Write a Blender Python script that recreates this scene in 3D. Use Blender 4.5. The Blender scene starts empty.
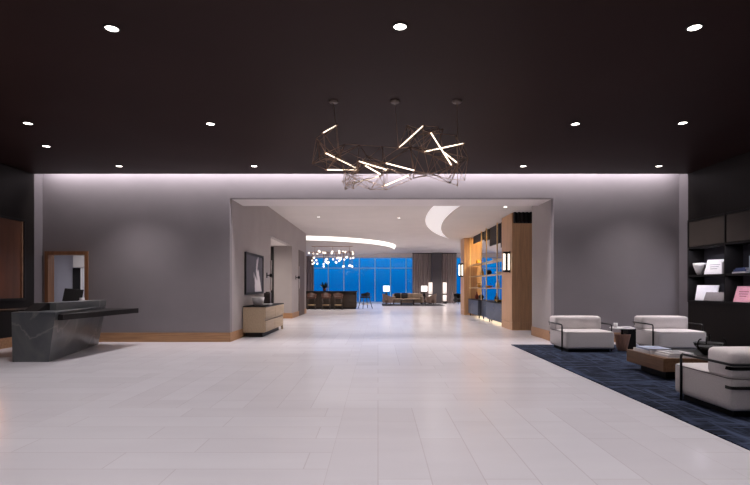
import bpy, bmesh, math, random
from mathutils import Vector, Matrix
random.seed(7)
S = bpy.context.scene
COL = S.collection
PI = math.pi
F = 505.0; VX = 378.0; VY = 286.0; CH = 1.45      # camera: focal length in pixels, vanishing point, eye height

S.view_settings.view_transform = 'Standard'
S.view_settings.look = 'None'
S.view_settings.exposure = 0.0

# ------------------------------------------------------------------ helpers
def lin(c):
    out = []
    for v in c:
        v /= 255.0
        out.append(v / 12.92 if v <= 0.04045 else ((v + 0.055) / 1.055) ** 2.4)
    return tuple(out)

def X(px, d): return (px - VX) * d / F
def Z(py, d): return CH + (VY - py) * d / F

def mk(name):
    m = bpy.data.materials.new(name); m.use_nodes = True
    nt = m.node_tree
    b = nt.nodes['Principled BSDF']
    return m, nt, b

def mat(name, rgb, rough=0.6, metal=0.0, var=0.12, scale=6.0, emit=None, es=0.0, bump=0.0, stretch=None, spec=0.5):
    """Principled with a noise driven colour variation"""
    m, nt, b = mk(name)
    c = lin(rgb)
    tc = nt.nodes.new('ShaderNodeTexCoord')
    mp = nt.nodes.new('ShaderNodeMapping')
    if stretch: mp.inputs['Scale'].default_value = stretch
    nz = nt.nodes.new('ShaderNodeTexNoise'); nz.inputs['Scale'].default_value = scale; nz.inputs['Detail'].default_value = 4
    rp = nt.nodes.new('ShaderNodeValToRGB')
    rp.color_ramp.elements[0].position = 0.3; rp.color_ramp.elements[1].position = 0.7
    rp.color_ramp.elements[0].color = tuple(v * (1 - var) for v in c) + (1,)
    rp.color_ramp.elements[1].color = tuple(min(1, v * (1 + var)) for v in c) + (1,)
    nt.links.new(tc.outputs['Object'], mp.inputs['Vector'])
    nt.links.new(mp.outputs[0], nz.inputs['Vector'])
    nt.links.new(nz.outputs[0], rp.inputs[0])
    nt.links.new(rp.outputs[0], b.inputs['Base Color'])
    b.inputs['Roughness'].default_value = rough
    b.inputs['Metallic'].default_value = metal
    b.inputs['Specular IOR Level'].default_value = spec
    if bump:
        bp = nt.nodes.new('ShaderNodeBump'); bp.inputs['Strength'].default_value = bump; bp.inputs['Distance'].default_value = 0.01
        n2 = nt.nodes.new('ShaderNodeTexNoise'); n2.inputs['Scale'].default_value = 120
        nt.links.new(tc.outputs['Object'], n2.inputs['Vector'])
        nt.links.new(n2.outputs[0], bp.inputs['Height']); nt.links.new(bp.outputs[0], b.inputs['Normal'])
    if emit:
        b.inputs['Emission Color'].default_value = lin(emit) + (1,)
        b.inputs['Emission Strength'].default_value = es
    return m

def mat_wood(name, rgb, rough=0.45, scale=3.0, axis='z', var=0.22):
    st = {'z': (9, 9, 0.5), 'x': (0.5, 9, 9), 'y': (9, 0.5, 9)}[axis]
    return mat(name, rgb, rough, 0, var, scale, stretch=st)

def mat_floor():
    m, nt, b = mk('pale_stone_tile')
    N = nt.nodes.new; L = nt.links.new
    tc = N('ShaderNodeTexCoord')
    cols = []
    for rot in (0, PI / 2):
        mp = N('ShaderNodeMapping'); mp.inputs['Rotation'].default_value = (0, 0, rot)
        L(tc.outputs['Object'], mp.inputs['Vector'])
        br = N('ShaderNodeTexBrick')
        br.inputs['Scale'].default_value = 1.0
        br.inputs['Brick Width'].default_value = 1.6
        br.inputs['Row Height'].default_value = 0.4
        br.inputs['Mortar Size'].default_value = 0.005
        br.inputs['Mortar Smooth'].default_value = 0.3
        br.inputs['Bias'].default_value = 0.0
        br.offset = 0.37; br.offset_frequency = 2
        br.inputs['Color1'].default_value = lin((222, 219, 223)) + (1,)
        br.inputs['Color2'].default_value = lin((216, 212, 216)) + (1,)
        br.inputs['Mortar'].default_value = lin((203, 196, 200)) + (1,)
        L(mp.outputs[0], br.inputs['Vector'])
        cols.append(br)
    ck = N('ShaderNodeTexChecker'); ck.inputs['Scale'].default_value = 1 / 3.2
    ck.inputs['Color1'].default_value = (0, 0, 0, 1); ck.inputs['Color2'].default_value = (1, 1, 1, 1)
    mo = N('ShaderNodeMapping'); mo.inputs['Location'].default_value = (0.4, 0.4, 0.37)
    L(tc.outputs['Object'], mo.inputs['Vector']); L(mo.outputs[0], ck.inputs['Vector'])
    mx = N('ShaderNodeMix'); mx.data_type = 'RGBA'
    L(ck.outputs['Fac'], mx.inputs[0]); L(cols[0].outputs['Color'], mx.inputs[6]); L(cols[1].outputs['Color'], mx.inputs[7])
    nz = N('ShaderNodeTexNoise'); nz.inputs['Scale'].default_value = 1.3; nz.inputs['Detail'].default_value = 6
    mp2 = N('ShaderNodeMapping'); mp2.inputs['Scale'].default_value = (0.6, 2.5, 1)
    L(tc.outputs['Object'], mp2.inputs['Vector']); L(mp2.outputs[0], nz.inputs['Vector'])
    mm = N('ShaderNodeMix'); mm.data_type = 'RGBA'; mm.blend_type = 'SOFT_LIGHT'; mm.inputs[0].default_value = 0.22
    L(mx.outputs[2], mm.inputs[6]); L(nz.outputs[0], mm.inputs[7])
    L(mm.outputs[2], b.inputs['Base Color'])
    b.inputs['Roughness'].default_value = 0.22
    b.inputs['Specular IOR Level'].default_value = 0.45
    return m

def mat_rug():
    m, nt, b = mk('navy_woven_rug')
    N = nt.nodes.new; L = nt.links.new
    tc = N('ShaderNodeTexCoord')
    outs = []
    for sc, dist in (((0.9, 9, 1), 2.0), ((5, 0.5, 1), 2.0), ((2.2, 24, 1), 1.0)):
        mp = N('ShaderNodeMapping'); mp.inputs['Scale'].default_value = sc
        L(tc.outputs['Object'], mp.inputs['Vector'])
        nz = N('ShaderNodeTexNoise'); nz.inputs['Scale'].default_value = 1.6; nz.inputs['Detail'].default_value = 5
        nz.inputs['Distortion'].default_value = 1.3
        L(mp.outputs[0], nz.inputs['Vector'])
        r = N('ShaderNodeValToRGB'); r.color_ramp.elements[0].position = 0.5; r.color_ramp.elements[1].position = 0.66
        L(nz.outputs[0], r.inputs[0]); outs.append(r)
    mx = N('ShaderNodeMix'); mx.data_type = 'RGBA'; mx.blend_type = 'LIGHTEN'; mx.inputs[0].default_value = 0.8
    L(outs[0].outputs[0], mx.inputs[6]); L(outs[1].outputs[0], mx.inputs[7])
    m2 = N('ShaderNodeMix'); m2.data_type = 'RGBA'; m2.blend_type = 'LIGHTEN'; m2.inputs[0].default_value = 0.6
    L(mx.outputs[2], m2.inputs[6]); L(outs[2].outputs[0], m2.inputs[7])
    cr = N('ShaderNodeMix'); cr.data_type = 'RGBA'
    cr.inputs[6].default_value = lin((19, 22, 32)) + (1,)
    cr.inputs[7].default_value = lin((74, 84, 108)) + (1,)
    L(m2.outputs[2], cr.inputs[0])
    L(cr.outputs[2], b.inputs['Base Color'])
    b.inputs['Roughness'].default_value = 0.95; b.inputs['Specular IOR Level'].default_value = 0.1
    return m

def mat_stone():
    m, nt, b = mk('veined_grey_stone')
    N = nt.nodes.new; L = nt.links.new
    tc = N('ShaderNodeTexCoord')
    nz = N('ShaderNodeTexNoise'); nz.inputs['Scale'].default_value = 1.1; nz.inputs['Detail'].default_value = 8; nz.inputs['Distortion'].default_value = 1.2
    L(tc.outputs['Object'], nz.inputs['Vector'])
    base = N('ShaderNodeValToRGB')
    base.color_ramp.elements[0].position = 0.3; base.color_ramp.elements[0].color = lin((72, 76, 83)) + (1,)
    base.color_ramp.elements[1].position = 0.7; base.color_ramp.elements[1].color = lin((112, 113, 111)) + (1,)
    L(nz.outputs[0], base.inputs[0])
    n2 = N('ShaderNodeTexNoise'); n2.inputs['Scale'].default_value = 0.7; n2.inputs['Detail'].default_value = 7; n2.inputs['Distortion'].default_value = 0.8
    mp = N('ShaderNodeMapping'); mp.inputs['Rotation'].default_value = (0.5, 0.7, 0.3); mp.inputs['Location'].default_value = (3.1, 1.4, 2.2)
    L(tc.outputs['Object'], mp.inputs['Vector']); L(mp.outputs[0], n2.inputs['Vector'])
    v = N('ShaderNodeValToRGB')
    e = v.color_ramp.elements; e[0].position = 0.485; e[0].color = (0, 0, 0, 1); e[1].position = 0.5; e[1].color = (1, 1, 1, 1)
    e2 = e.new(0.515); e2.color = (0, 0, 0, 1)
    L(n2.outputs[0], v.inputs[0])
    mx = N('ShaderNodeMix'); mx.data_type = 'RGBA'; mx.inputs[7].default_value = lin((168, 166, 160)) + (1,)
    mu = N('ShaderNodeMath'); mu.operation = 'MULTIPLY'; mu.inputs[1].default_value = 0.35
    L(v.outputs[0], mu.inputs[0]); L(mu.outputs[0], mx.inputs[0]); L(base.outputs[0], mx.inputs[6])
    L(mx.outputs[2], b.inputs['Base Color'])
    b.inputs['Roughness'].default_value = 0.3
    return m

def mat_art():
    m, nt, b = mk('abstract_canvas')
    N = nt.nodes.new; L = nt.links.new
    tc = N('ShaderNodeTexCoord')
    sp = N('ShaderNodeSeparateXYZ'); L(tc.outputs['Object'], sp.inputs[0])
    nz = N('ShaderNodeTexNoise'); nz.inputs['Scale'].default_value = 2.2; nz.inputs['Detail'].default_value = 5
    L(tc.outputs['Object'], nz.inputs['Vector'])
    # a pale upright plume on a slate ground (local y along the canvas, local z up)
    a = N('ShaderNodeMath'); a.operation = 'MULTIPLY_ADD'; a.inputs[1].default_value = 1.4; a.inputs[2].default_value = -1.05
    L(nz.outputs[0], a.inputs[0])
    s = N('ShaderNodeMath'); s.operation = 'ADD'; L(a.outputs[0], s.inputs[0]); L(sp.outputs['Y'], s.inputs[1])
    ab = N('ShaderNodeMath'); ab.operation = 'ABSOLUTE'; L(s.outputs[0], ab.inputs[0])
    z = N('ShaderNodeMath'); z.operation = 'MULTIPLY_ADD'; z.inputs[1].default_value = 0.35; L(sp.outputs['Z'], z.inputs[0]); L(ab.outputs[0], z.inputs[2])
    r = N('ShaderNodeValToRGB'); e = r.color_ramp.elements
    e[0].position = 0.12; e[0].color = lin((214, 208, 212)) + (1,)
    e[1].position = 0.34; e[1].color = lin((62, 60, 70)) + (1,)
    e3 = e.new(0.8); e3.color = lin((76, 72, 80)) + (1,)
    L(z.outputs[0], r.inputs[0]); L(r.outputs[0], b.inputs['Base Color'])
    b.inputs['Roughness'].default_value = 0.6
    return m

def mat_glass(name, tint=(1, 1, 1), gloss=0.06):
    m = bpy.data.materials.new(name); m.use_nodes = True
    nt = m.node_tree; nt.nodes.clear()
    o = nt.nodes.new('ShaderNodeOutputMaterial'); mx = nt.nodes.new('ShaderNodeMixShader')
    t = nt.nodes.new('ShaderNodeBsdfTransparent'); t.inputs[0].default_value = tint + (1,)
    g = nt.nodes.new('ShaderNodeBsdfGlossy'); g.inputs['Roughness'].default_value = 0.05
    nz = nt.nodes.new('ShaderNodeTexNoise'); nz.inputs['Scale'].default_value = 2
    mp = nt.nodes.new('ShaderNodeMapRange'); mp.inputs['To Min'].default_value = gloss * 0.8; mp.inputs['To Max'].default_value = gloss * 1.2
    nt.links.new(nz.outputs[0], mp.inputs[0]); nt.links.new(mp.outputs[0], mx.inputs[0])
    nt.links.new(t.outputs[0], mx.inputs[1]); nt.links.new(g.outputs[0], mx.inputs[2]); nt.links.new(mx.outputs[0], o.inputs[0])
    return m

M = {}
M['floor'] = mat_floor(); M['rug'] = mat_rug(); M['stone'] = mat_stone(); M['art'] = mat_art()
M['dark_ceiling'] = mat('dark_brown_ceiling_lacquer', (46, 33, 32), 0.45, var=0.08, scale=0.6, spec=0.03)
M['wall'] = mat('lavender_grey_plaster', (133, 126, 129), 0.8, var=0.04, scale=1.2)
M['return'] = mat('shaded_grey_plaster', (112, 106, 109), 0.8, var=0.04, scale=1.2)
M['niche'] = mat('dark_slate_niche_back', (50, 49, 56), 0.6, var=0.08, scale=3)
M['hall_wall'] = mat('warm_grey_plaster', (160, 152, 150), 0.75, var=0.04, scale=1.2)
M['dark_wall'] = mat('near_black_timber_panelling', (28, 24, 22), 0.5, var=0.12, scale=2, stretch=(8, 8, 0.4), spec=0.2)
M['ceiling'] = mat('white_ceiling_paint', (208, 201, 197), 0.85, var=0.03, scale=1)
M['soffit'] = mat('pale_soffit_paint', (216, 208, 207), 0.8, var=0.03, scale=1)
M['base'] = mat_wood('oak_baseboard', (166, 124, 88), 0.5, axis='x')
M['oak'] = mat_wood('honey_oak_veneer', (198, 155, 115), 0.45, axis='z', var=0.14)
M['oak_frame'] = mat_wood('brown_oak_door_frame', (140, 98, 68), 0.5, axis='z')
M['copper'] = mat('russet_wood_panel', (96, 60, 42), 0.45, var=0.2, scale=1.2, stretch=(5, 5, 0.5))
M['walnut'] = mat_wood('walnut_block', (116, 84, 58), 0.45, axis='y')
M['console'] = mat_wood('taupe_veneer', (186, 164, 136), 0.5, axis='y', var=0.1)
M['black_metal'] = mat('black_powder_coat', (26, 24, 24), 0.4, metal=0.4, var=0.1, scale=20)
M['black'] = mat('black_lacquer', (26, 23, 23), 0.5, var=0.12, scale=8, spec=0.3)
M['bronze'] = mat('bronze_rod', (168, 136, 112), 0.4, metal=0.6, var=0.15, scale=8)
M['canopy'] = mat('dull_bronze_canopy', (84, 72, 66), 0.5, metal=0.5, var=0.1, scale=10)
M['brass'] = mat('brushed_brass', (232, 204, 150), 0.35, metal=0.5, var=0.1, scale=10)
M['fabric'] = mat('pale_grey_boucle', (222, 214, 212), 0.95, var=0.05, scale=60, bump=0.35, spec=0.15)
M['beige'] = mat('beige_sofa_fabric', (150, 132, 114), 0.9, var=0.1, scale=30)
M['dark_fabric'] = mat('charcoal_fabric', (40, 38, 40), 0.9, var=0.15, scale=30)
M['curtain'] = mat('grey_brown_drape', (150, 136, 134), 0.9, var=0.12, scale=3, stretch=(6, 6, 0.3))
M['leather'] = mat('chestnut_leather', (86, 56, 44), 0.5, var=0.15, scale=12)
M['pinkwood'] = mat_wood('pinkish_turned_wood', (172, 132, 112), 0.5)
M['dusk_grey'] = mat('slate_grey_cladding', (84, 80, 84), 0.7, var=0.06, scale=2)
M['dark_wood'] = mat_wood('dark_walnut', (58, 44, 36), 0.4, axis='x')
M['bar_front'] = mat('bronze_brown_bar_front', (52, 42, 34), 0.35, var=0.2, scale=2, stretch=(4, 4, 0.4))
M['navy_cabinet'] = mat('slate_blue_lacquer', (68, 72, 84), 0.35, var=0.08, scale=3)
M['white'] = mat('white_ceramic', (232, 228, 228), 0.4, var=0.03, scale=10)
M['paper'] = mat('white_paper', (226, 222, 224), 0.7, var=0.04, scale=14)
M['grey_book'] = mat('grey_book_cloth', (150, 146, 148), 0.7, var=0.08, scale=14)
M['taupe_book'] = mat('taupe_book_cloth', (120, 112, 112), 0.7, var=0.08, scale=14)
M['blue_book'] = mat('blue_book_cloth', (66, 80, 124), 0.7, var=0.1, scale=14)
M['pale_blue'] = mat('pale_blue_cover', (176, 184, 206), 0.6, var=0.12, scale=9)
M['pink'] = mat('pink_book_cover', (222, 158, 172), 0.6, var=0.1, scale=18)
M['leaf'] = mat('dark_green_leaf', (30, 46, 40), 0.6, var=0.3, scale=12)
M['red'] = mat('oxblood_ceramic', (120, 46, 40), 0.35, var=0.1, scale=8)
M['amber'] = mat('amber_glass_vessel', (206, 150, 70), 0.2, var=0.15, scale=8)
M['mullion'] = mat('grey_aluminium_mullion', (165, 186, 212), 0.5, metal=0.1, var=0.05, scale=4)
M['glass'] = mat_glass('window_glass', (0.98, 0.99, 1.0), 0.02)
M['clear'] = mat_glass('clear_shelf_glass', (0.9, 0.92, 0.92), 0.18)
M['led'] = mat('warm_led_diffuser', (255, 240, 224), 0.5, var=0.01, emit=(255, 232, 208), es=3.0)
M['lens'] = mat('downlight_lens', (255, 250, 244), 0.5, var=0.01, emit=(255, 246, 236), es=9.0)
M['globe'] = mat('opal_glass_globe', (255, 246, 236), 0.3, var=0.01, emit=(255, 240, 225), es=2.0)
M['shade'] = mat('white_lamp_shade', (255, 250, 245), 0.8, var=0.01, emit=(255, 246, 240), es=1.7)
M['lantern'] = mat('frosted_lantern_shade', (255, 245, 238), 0.8, var=0.02, emit=(255, 236, 226), es=0.8)
M['tube'] = mat('frosted_sconce_tube', (255, 250, 244), 0.5, var=0.01, emit=(255, 244, 230), es=1.8)
M['cove'] = mat('self_glowing_cove_fascia', (250, 246, 242), 0.8, var=0.02, scale=1, emit=(255, 250, 244), es=1.1)  # fascia emits by itself, standing in for light from the cove
M['cove_soft'] = mat('soft_self_glowing_cove_fascia', (240, 236, 234), 0.8, var=0.02, scale=1, emit=(255, 250, 250), es=0.36)  # weaker emission in place of cove light on the right disc
M['office'] = mat('pale_office_paint', (196, 194, 204), 0.8, var=0.04, scale=1)
M['dark_door'] = mat('brown_grey_door', (92, 78, 72), 0.6, var=0.08, scale=2, stretch=(6, 6, 0.4))

# ------------------------------------------------------------------ mesh helpers
def NB(): return bmesh.new()

def box(bm, lo, hi, bevel=0.0, seg=2):
    vs = [bm.verts.new((x, y, z)) for x in (lo[0], hi[0]) for y in (lo[1], hi[1]) for z in (lo[2], hi[2])]
    fs = [(0, 1, 3, 2), (4, 6, 7, 5), (0, 4, 5, 1), (2, 3, 7, 6), (0, 2, 6, 4), (1, 5, 7, 3)]
    ff = [bm.faces.new([vs[i] for i in f]) for f in fs]
    if bevel > 0:
        es = list({e for f in ff for e in f.edges})
        r = bmesh.ops.bevel(bm, geom=es, offset=bevel, segments=seg, affect='EDGES', profile=0.5)
        for f in r['faces']: f.smooth = True
    return bm

def cushion(bm, lo, hi, k=7.0, n=12, puff=0.0):
    lo = Vector(lo); hi = Vector(hi); c = (lo + hi) / 2; h = (hi - lo) / 2
    vmap = {}
    def vert(p):
        key = tuple(round(q, 5) for q in p)
        if key in vmap: return vmap[key]
        # spread samples towards the rims so that the rounding is well resolved
        q = Vector([math.sin(t * PI / 2) for t in p])
        mxx = max(abs(t) for t in q)
        # round with a radius that is the same on every axis
        r = min(h) * (2.2 / k)
        w = Vector([q[i] * h[i] for i in range(3)])
        inner = Vector([max(-h[i] + r, min(h[i] - r, w[i])) for i in range(3)])
        d = w - inner
        if d.length > 1e-9:
            # project onto rounded surface
            m_ = max(abs(t) for t in d)
            d = d.normalized() * (r * m_ / r)
        w = inner + d
        if puff:
            fx = 1 - (w[0] / h[0]) ** 2; fy = 1 - (w[1] / h[1]) ** 2; fz = 1 - (w[2] / h[2]) ** 2
            fx, fy, fz = max(fx, 0), max(fy, 0), max(fz, 0)
            w = w + Vector((puff * (1 if w[0] > 0 else -1) * fy * fz * abs(w[0] / h[0]) ** 3,
                            puff * (1 if w[1] > 0 else -1) * fx * fz * abs(w[1] / h[1]) ** 3,
                            puff * (1 if w[2] > 0 else -1) * fx * fy * abs(w[2] / h[2]) ** 3))
        v = bm.verts.new(c + w); vmap[key] = v
        return v
    g = [-1 + 2 * i / n for i in range(n + 1)]
    for ax in range(3):
        for s in (-1, 1):
            for i in range(n):
                for j in range(n):
                    quad = []
                    for (a, b) in ((g[i], g[j]), (g[i + 1], g[j]), (g[i + 1], g[j + 1]), (g[i], g[j + 1])):
                        p = [0, 0, 0]; p[ax] = s; p[(ax + 1) % 3] = a; p[(ax + 2) % 3] = b
                        quad.append(vert(p))
                    if s < 0: quad.reverse()
                    if len(set(quad)) == 4:
                        f = bm.faces.new(quad); f.smooth = True
    return bm

def tube(bm, pts, r, n=8, closed=False, cap=True):
    pts = [Vector(p) for p in pts]
    rs = r if isinstance(r, (list, tuple)) else [r] * len(pts)
    rings = []; up = None
    m = len(pts)
    for i, p in enumerate(pts):
        if closed: t = (pts[(i + 1) % m] - pts[i - 1]).normalized()
        elif i == 0: t = (pts[1] - p).normalized()
        elif i == m - 1: t = (p - pts[i - 1]).normalized()
        else: t = ((pts[i + 1] - p).normalized() + (p - pts[i - 1]).normalized()).normalized()
        if up is None:
            up = Vector((0, 0, 1)) if abs(t.z) < 0.9 else Vector((1, 0, 0))
        up = (up - t * up.dot(t))
        if up.length < 1e-6: up = Vector((1, 0, 0)) - t * t.x
        up.normalize(); sd = t.cross(up)
        rings.append([bm.verts.new(p + (up * math.cos(2 * PI * k / n) + sd * math.sin(2 * PI * k / n)) * rs[i]) for k in range(n)])
    segs = m if closed else m - 1
    for i in range(segs):
        a, b = rings[i], rings[(i + 1) % m]
        for k in range(n):
            f = bm.faces.new((a[k], a[(k + 1) % n], b[(k + 1) % n], b[k])); f.smooth = True
    if cap and not closed:
        bm.faces.new(rings[0][::-1]); bm.faces.new(rings[-1])
    return bm

def rounded(pts, r, n=5):
    """round the corners of a polyline"""
    pts = [Vector(p) for p in pts]; out = [pts[0]]
    for i in range(1, len(pts) - 1):
        a, p, b = pts[i - 1], pts[i], pts[i + 1]
        u = (a - p).normalized(); w = (b - p).normalized()
        rr = min(r, (a - p).length / 2, (b - p).length / 2)
        p0, p1 = p + u * rr, p + w * rr
        for k in range(n + 1):
            t = k / n
            out.append((1 - t) ** 2 * p0 + 2 * t * (1 - t) * p + t * t * p1)
    out.append(pts[-1])
    return out

def lathe(bm, prof, n=24, c=(0, 0, 0), sx=1, sy=1):
    rings = []
    for (r, z) in prof:
        if r < 1e-6: rings.append([bm.verts.new((c[0], c[1], c[2] + z))])
        else: rings.append([bm.verts.new((c[0] + sx * r * math.cos(2 * PI * k / n), c[1] + sy * r * math.sin(2 * PI * k / n), c[2] + z)) for k in range(n)])
    for a, b in zip(rings, rings[1:]):
        for k in range(n):
            if len(a) == 1 and len(b) == 1: break
            if len(a) == 1: f = bm.faces.new((a[0], b[(k + 1) % n], b[k]))
            elif len(b) == 1: f = bm.faces.new((a[k], a[(k + 1) % n], b[0]))
            else: f = bm.faces.new((a[k], a[(k + 1) % n], b[(k + 1) % n], b[k]))
            f.smooth = True
    return bm

def ball(bm, c, r, n=12):
    return lathe(bm, [(r * math.sin(PI * i / 8), -r * math.cos(PI * i / 8)) for i in range(9)], n, c)

def loft(bm, lower, upper):
    """closed solid between two loops of equal length"""
    a = [bm.verts.new(p) for p in lower]; b = [bm.verts.new(p) for p in upper]
    n = len(a)
    for i in range(n): bm.faces.new((a[i], a[(i + 1) % n], b[(i + 1) % n], b[i]))
    bm.faces.new(a[::-1]); bm.faces.new(b)
    return bm

def prism(bm, poly, z0, z1):
    return loft(bm, [(x, y, z0) for x, y in poly], [(x, y, z1) for x, y in poly])

def obj(name, bm, m, parent=None, loc=None, rot=None):
    bmesh.ops.recalc_face_normals(bm, faces=bm.faces)
    me = bpy.data.meshes.new(name); bm.to_mesh(me); bm.free()
    me.materials.append(M[m] if isinstance(m, str) else m)
    o = bpy.data.objects.new(name, me); COL.objects.link(o)
    if parent: o.parent = parent
    if loc: o.location = loc
    if rot: o.rotation_euler = rot
    return o

def tag(o, label, cat, group=None):
    o['label'] = label; o['category'] = cat
    if group: o['group'] = group
    return o

def thing(name, label, cat, loc=(0, 0, 0), rz=0, group=None):
    o = bpy.data.objects.new(name, None); COL.objects.link(o)
    o.empty_display_size = 0.1
    o.location = loc; o.rotation_euler = (0, 0, rz)
    return tag(o, label, cat, group)

def struct(name, bm, m, parent=None):
    o = obj(name, bm, m, parent)
    if not parent: o['kind'] = 'structure'
    return o

def sbox(name, lo, hi, m, parent=None, bevel=0): return struct(name, box(NB(), lo, hi, bevel), m, parent)

def copy_tree(o, parent=None):
    c = o.copy(); COL.objects.link(c)
    if parent: c.parent = parent
    for ch in list(o.children): copy_tree(ch, c)
    return c

def dup(o, loc, rz, label, cat=None, group=None):
    c = copy_tree(o); c.location = loc; c.rotation_euler = (0, 0, rz); c['label'] = label
    if cat: c['category'] = cat
    if group: c['group'] = group
    return c

def lamp(name, kind, loc, power, color=(255, 244, 232), rot=(0, 0, 0), **kw):
    l = bpy.data.lights.new(name, kind); l.energy = power; l.color = lin(color)
    for k, v in kw.items(): setattr(l, k, v)
    o = bpy.data.objects.new(name, l); o.location = loc; o.rotation_euler = rot
    COL.objects.link(o)
    return o

# ------------------------------------------------------------------ camera
cam = bpy.data.cameras.new('camera'); co = bpy.data.objects.new('camera', cam); COL.objects.link(co)
cam.sensor_fit = 'HORIZONTAL'; cam.sensor_width = 36.0; cam.lens = 36.0 * F / 750.0
cam.shift_x = (375.0 - VX) / 750.0; cam.shift_y = (VY - 242.5) / 750.0
cam.clip_end = 400
co.location = (0, 0, CH); co.rotation_euler = (PI / 2, 0, 0)
S.camera = co

# ------------------------------------------------------------------ the setting
XL, XR, DB = -8.7, 7.81, 13.1          # lobby side walls, back wall
HC = 4.28                              # dark lobby ceiling
HZ = 4.24                              # hall ceiling
HD = 3.85                              # dropped ceilings
HW = -3.845                            # hall left wall
sbox('floor', (-14, -5, -0.15), (14, 44, 0), 'floor')
sbox('ceiling', (XL, -5, HC), (XR, 12.75, HC + 0.15), 'dark_ceiling')
sbox('ceiling_cove', (XL - 0.2, 12.3, 4.95), (XR + 0.2, 13.3, 5.05), 'ceiling')
sbox('wall_rear', (XL - 0.2, -5.2, 0), (XR + 0.2, -5, HC + 0.15), 'hall_wall')
# left side wall: dark timber, then a grey return in the cove
sbox('wall_left', (XL - 0.2, -5, 0), (XL, 12.78, 5.05), 'dark_wall')
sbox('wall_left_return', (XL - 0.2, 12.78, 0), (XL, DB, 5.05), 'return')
# right side wall with the shelving recess (D 8.6 .. 12.7, z 1.07 .. 3.08)
RD0, RD1, RZ0, RZ1 = 8.61, 12.72, 1.05, 3.10
b = NB()
box(b, (XR, -5, 0), (XR + 0.5, RD0, 5.05)); box(b, (XR, RD0, 0), (XR + 0.5, RD1, RZ0)); box(b, (XR, RD0, RZ1), (XR + 0.5, RD1, 5.05))
box(b, (XR + 0.42, RD0, RZ0), (XR + 0.5, RD1, RZ1))
struct('wall_right', b, 'dark_wall')
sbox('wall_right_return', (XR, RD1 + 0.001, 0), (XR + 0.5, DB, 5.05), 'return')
# back wall: left part with the office doorway, right part, beam over the hall mouth
dx0, dx1, dz = -8.56, -7.58, 2.28
b = NB()
box(b, (-14, DB, 0), (dx0, DB + 0.2, 5.05)); box(b, (dx0, DB, dz), (dx1, DB + 0.2, 5.05)); box(b, (dx1, DB, 0), (HW, DB + 0.2, 5.05))
struct('wall_back_left', b, 'wall')
sbox('wall_back_right', (4.556, DB, 0), (14, DB + 0.2, 5.05), 'wall')
sbox('wall_back_header', (HW, DB, 3.73), (4.556, DB + 0.2, 5.05), 'wall')
sbox('ceiling_beam', (HW, DB + 0.2, 3.73), (4.556, 14.38, 4.4), 'soffit')
# hall left wall with the side corridor opening
b = NB()
box(b, (HW - 0.2, DB + 0.2, 0), (HW, 18.1, HZ)); box(b, (HW - 0.2, 18.1, 3.25), (HW, 22.6, HZ)); box(b, (HW - 0.2, 22.6, 0), (HW, 27.0, HZ))
struct('wall_hall_left', b, 'hall_wall')
b = NB(); box(b, (-9.2, 22.6, 0), (HW - 0.2, 22.8, 3.4)); struct('wall_corridor_far', b, 'hall_wall')
b = NB(); box(b, (-9.2, 17.9, 0), (HW - 0.2, 18.1, 3.4)); struct('wall_corridor_near', b, 'hall_wall')
sbox('wall_corridor_end', (-9.4, 17.9, 0), (-9.2, 22.8, 3.4), 'hall_wall')
sbox('ceiling_corridor', (-9.2, 18.1, 3.25), (HW - 0.2, 22.6, 3.4), 'ceiling')
# pier on the right and its return
sbox('wall_pier', (4.556, DB + 0.2, 0), (4.9, 14.94, 4.2), 'hall_wall')
# hall ceiling
sbox('ceiling_hall', (-14, 14.38, HZ), (14, 43.5, HZ + 0.15), 'ceiling')
# outer walls of the far lounge
sbox('wall_far_left', (-14.2, DB, 0), (-14, 43.5, HZ + 0.15), 'hall_wall')
sbox('wall_far_right', (14, DB, 0), (14.2, 43.5, HZ + 0.15), 'hall_wall')
sbox('wall_bar_side', (-14, 26.8, 0), (HW - 0.2, 27.0, HZ), 'hall_wall')
sbox('wall_far_header', (-14, 42.95, 3.9), (14, 43.2, HZ), 'soffit')
# dropped ceiling disc on the right with cove light put in as a glowing face
inner = []; outer = []
for i in range(33):
    d = 14.38 + (34.0 - 14.38) * i / 32
    inner.append((30.4 - math.sqrt(28.0 ** 2 - (d - 17.5) ** 2), d))
    outer.append((28.4 - math.sqrt(26.5 ** 2 - (d - 19.0) ** 2), d))
b = NB(); prism(b, inner + [(13.9, 34.0), (13.9, 14.38)], HD, HD + 0.06); struct('ceiling_disc_right', b, 'ceiling')
b = NB()
for i in range(32):
    q = [(inner[i][0], inner[i][1], HD + 0.03), (inner[i + 1][0], inner[i + 1][1], HD + 0.03),
         (min(outer[i + 1][0], inner[i + 1][0] - .02), outer[i + 1][1], HZ - 0.002), (min(outer[i][0], inner[i][0] - .02), outer[i][1], HZ - 0.002)]
    f = b.faces.new([b.verts.new(p) for p in q]); f.smooth = True
bmesh.ops.remove_doubles(b, verts=b.verts, dist=1e-4)
struct('trim_1', b, 'cove_soft')
# dropped oval over the bar with cove light put in as a glowing rim
oc = (-5.6, 35.4)
ring = lambda rx, ry: [(oc[0] + rx * math.cos(2 * PI * k / 72), oc[1] + ry * math.sin(2 * PI * k / 72)) for k in range(72)]
inn, out_ = ring(6.72, 7.5), ring(6.86, 7.6)
b = NB(); prism(b, inn, 3.97, 4.03); struct('ceiling_disc_left', b, 'ceiling')
b = NB()
for k in range(72):
    k2 = (k + 1) % 72
    f = b.faces.new([b.verts.new(p) for p in ((*inn[k], 4.0), (*inn[k2], 4.0), (*out_[k2], HZ - .002), (*out_[k], HZ - .002))]); f.smooth = True
bmesh.ops.remove_doubles(b, verts=b.verts, dist=1e-4)
struct('trim_2', b, 'cove')
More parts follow.
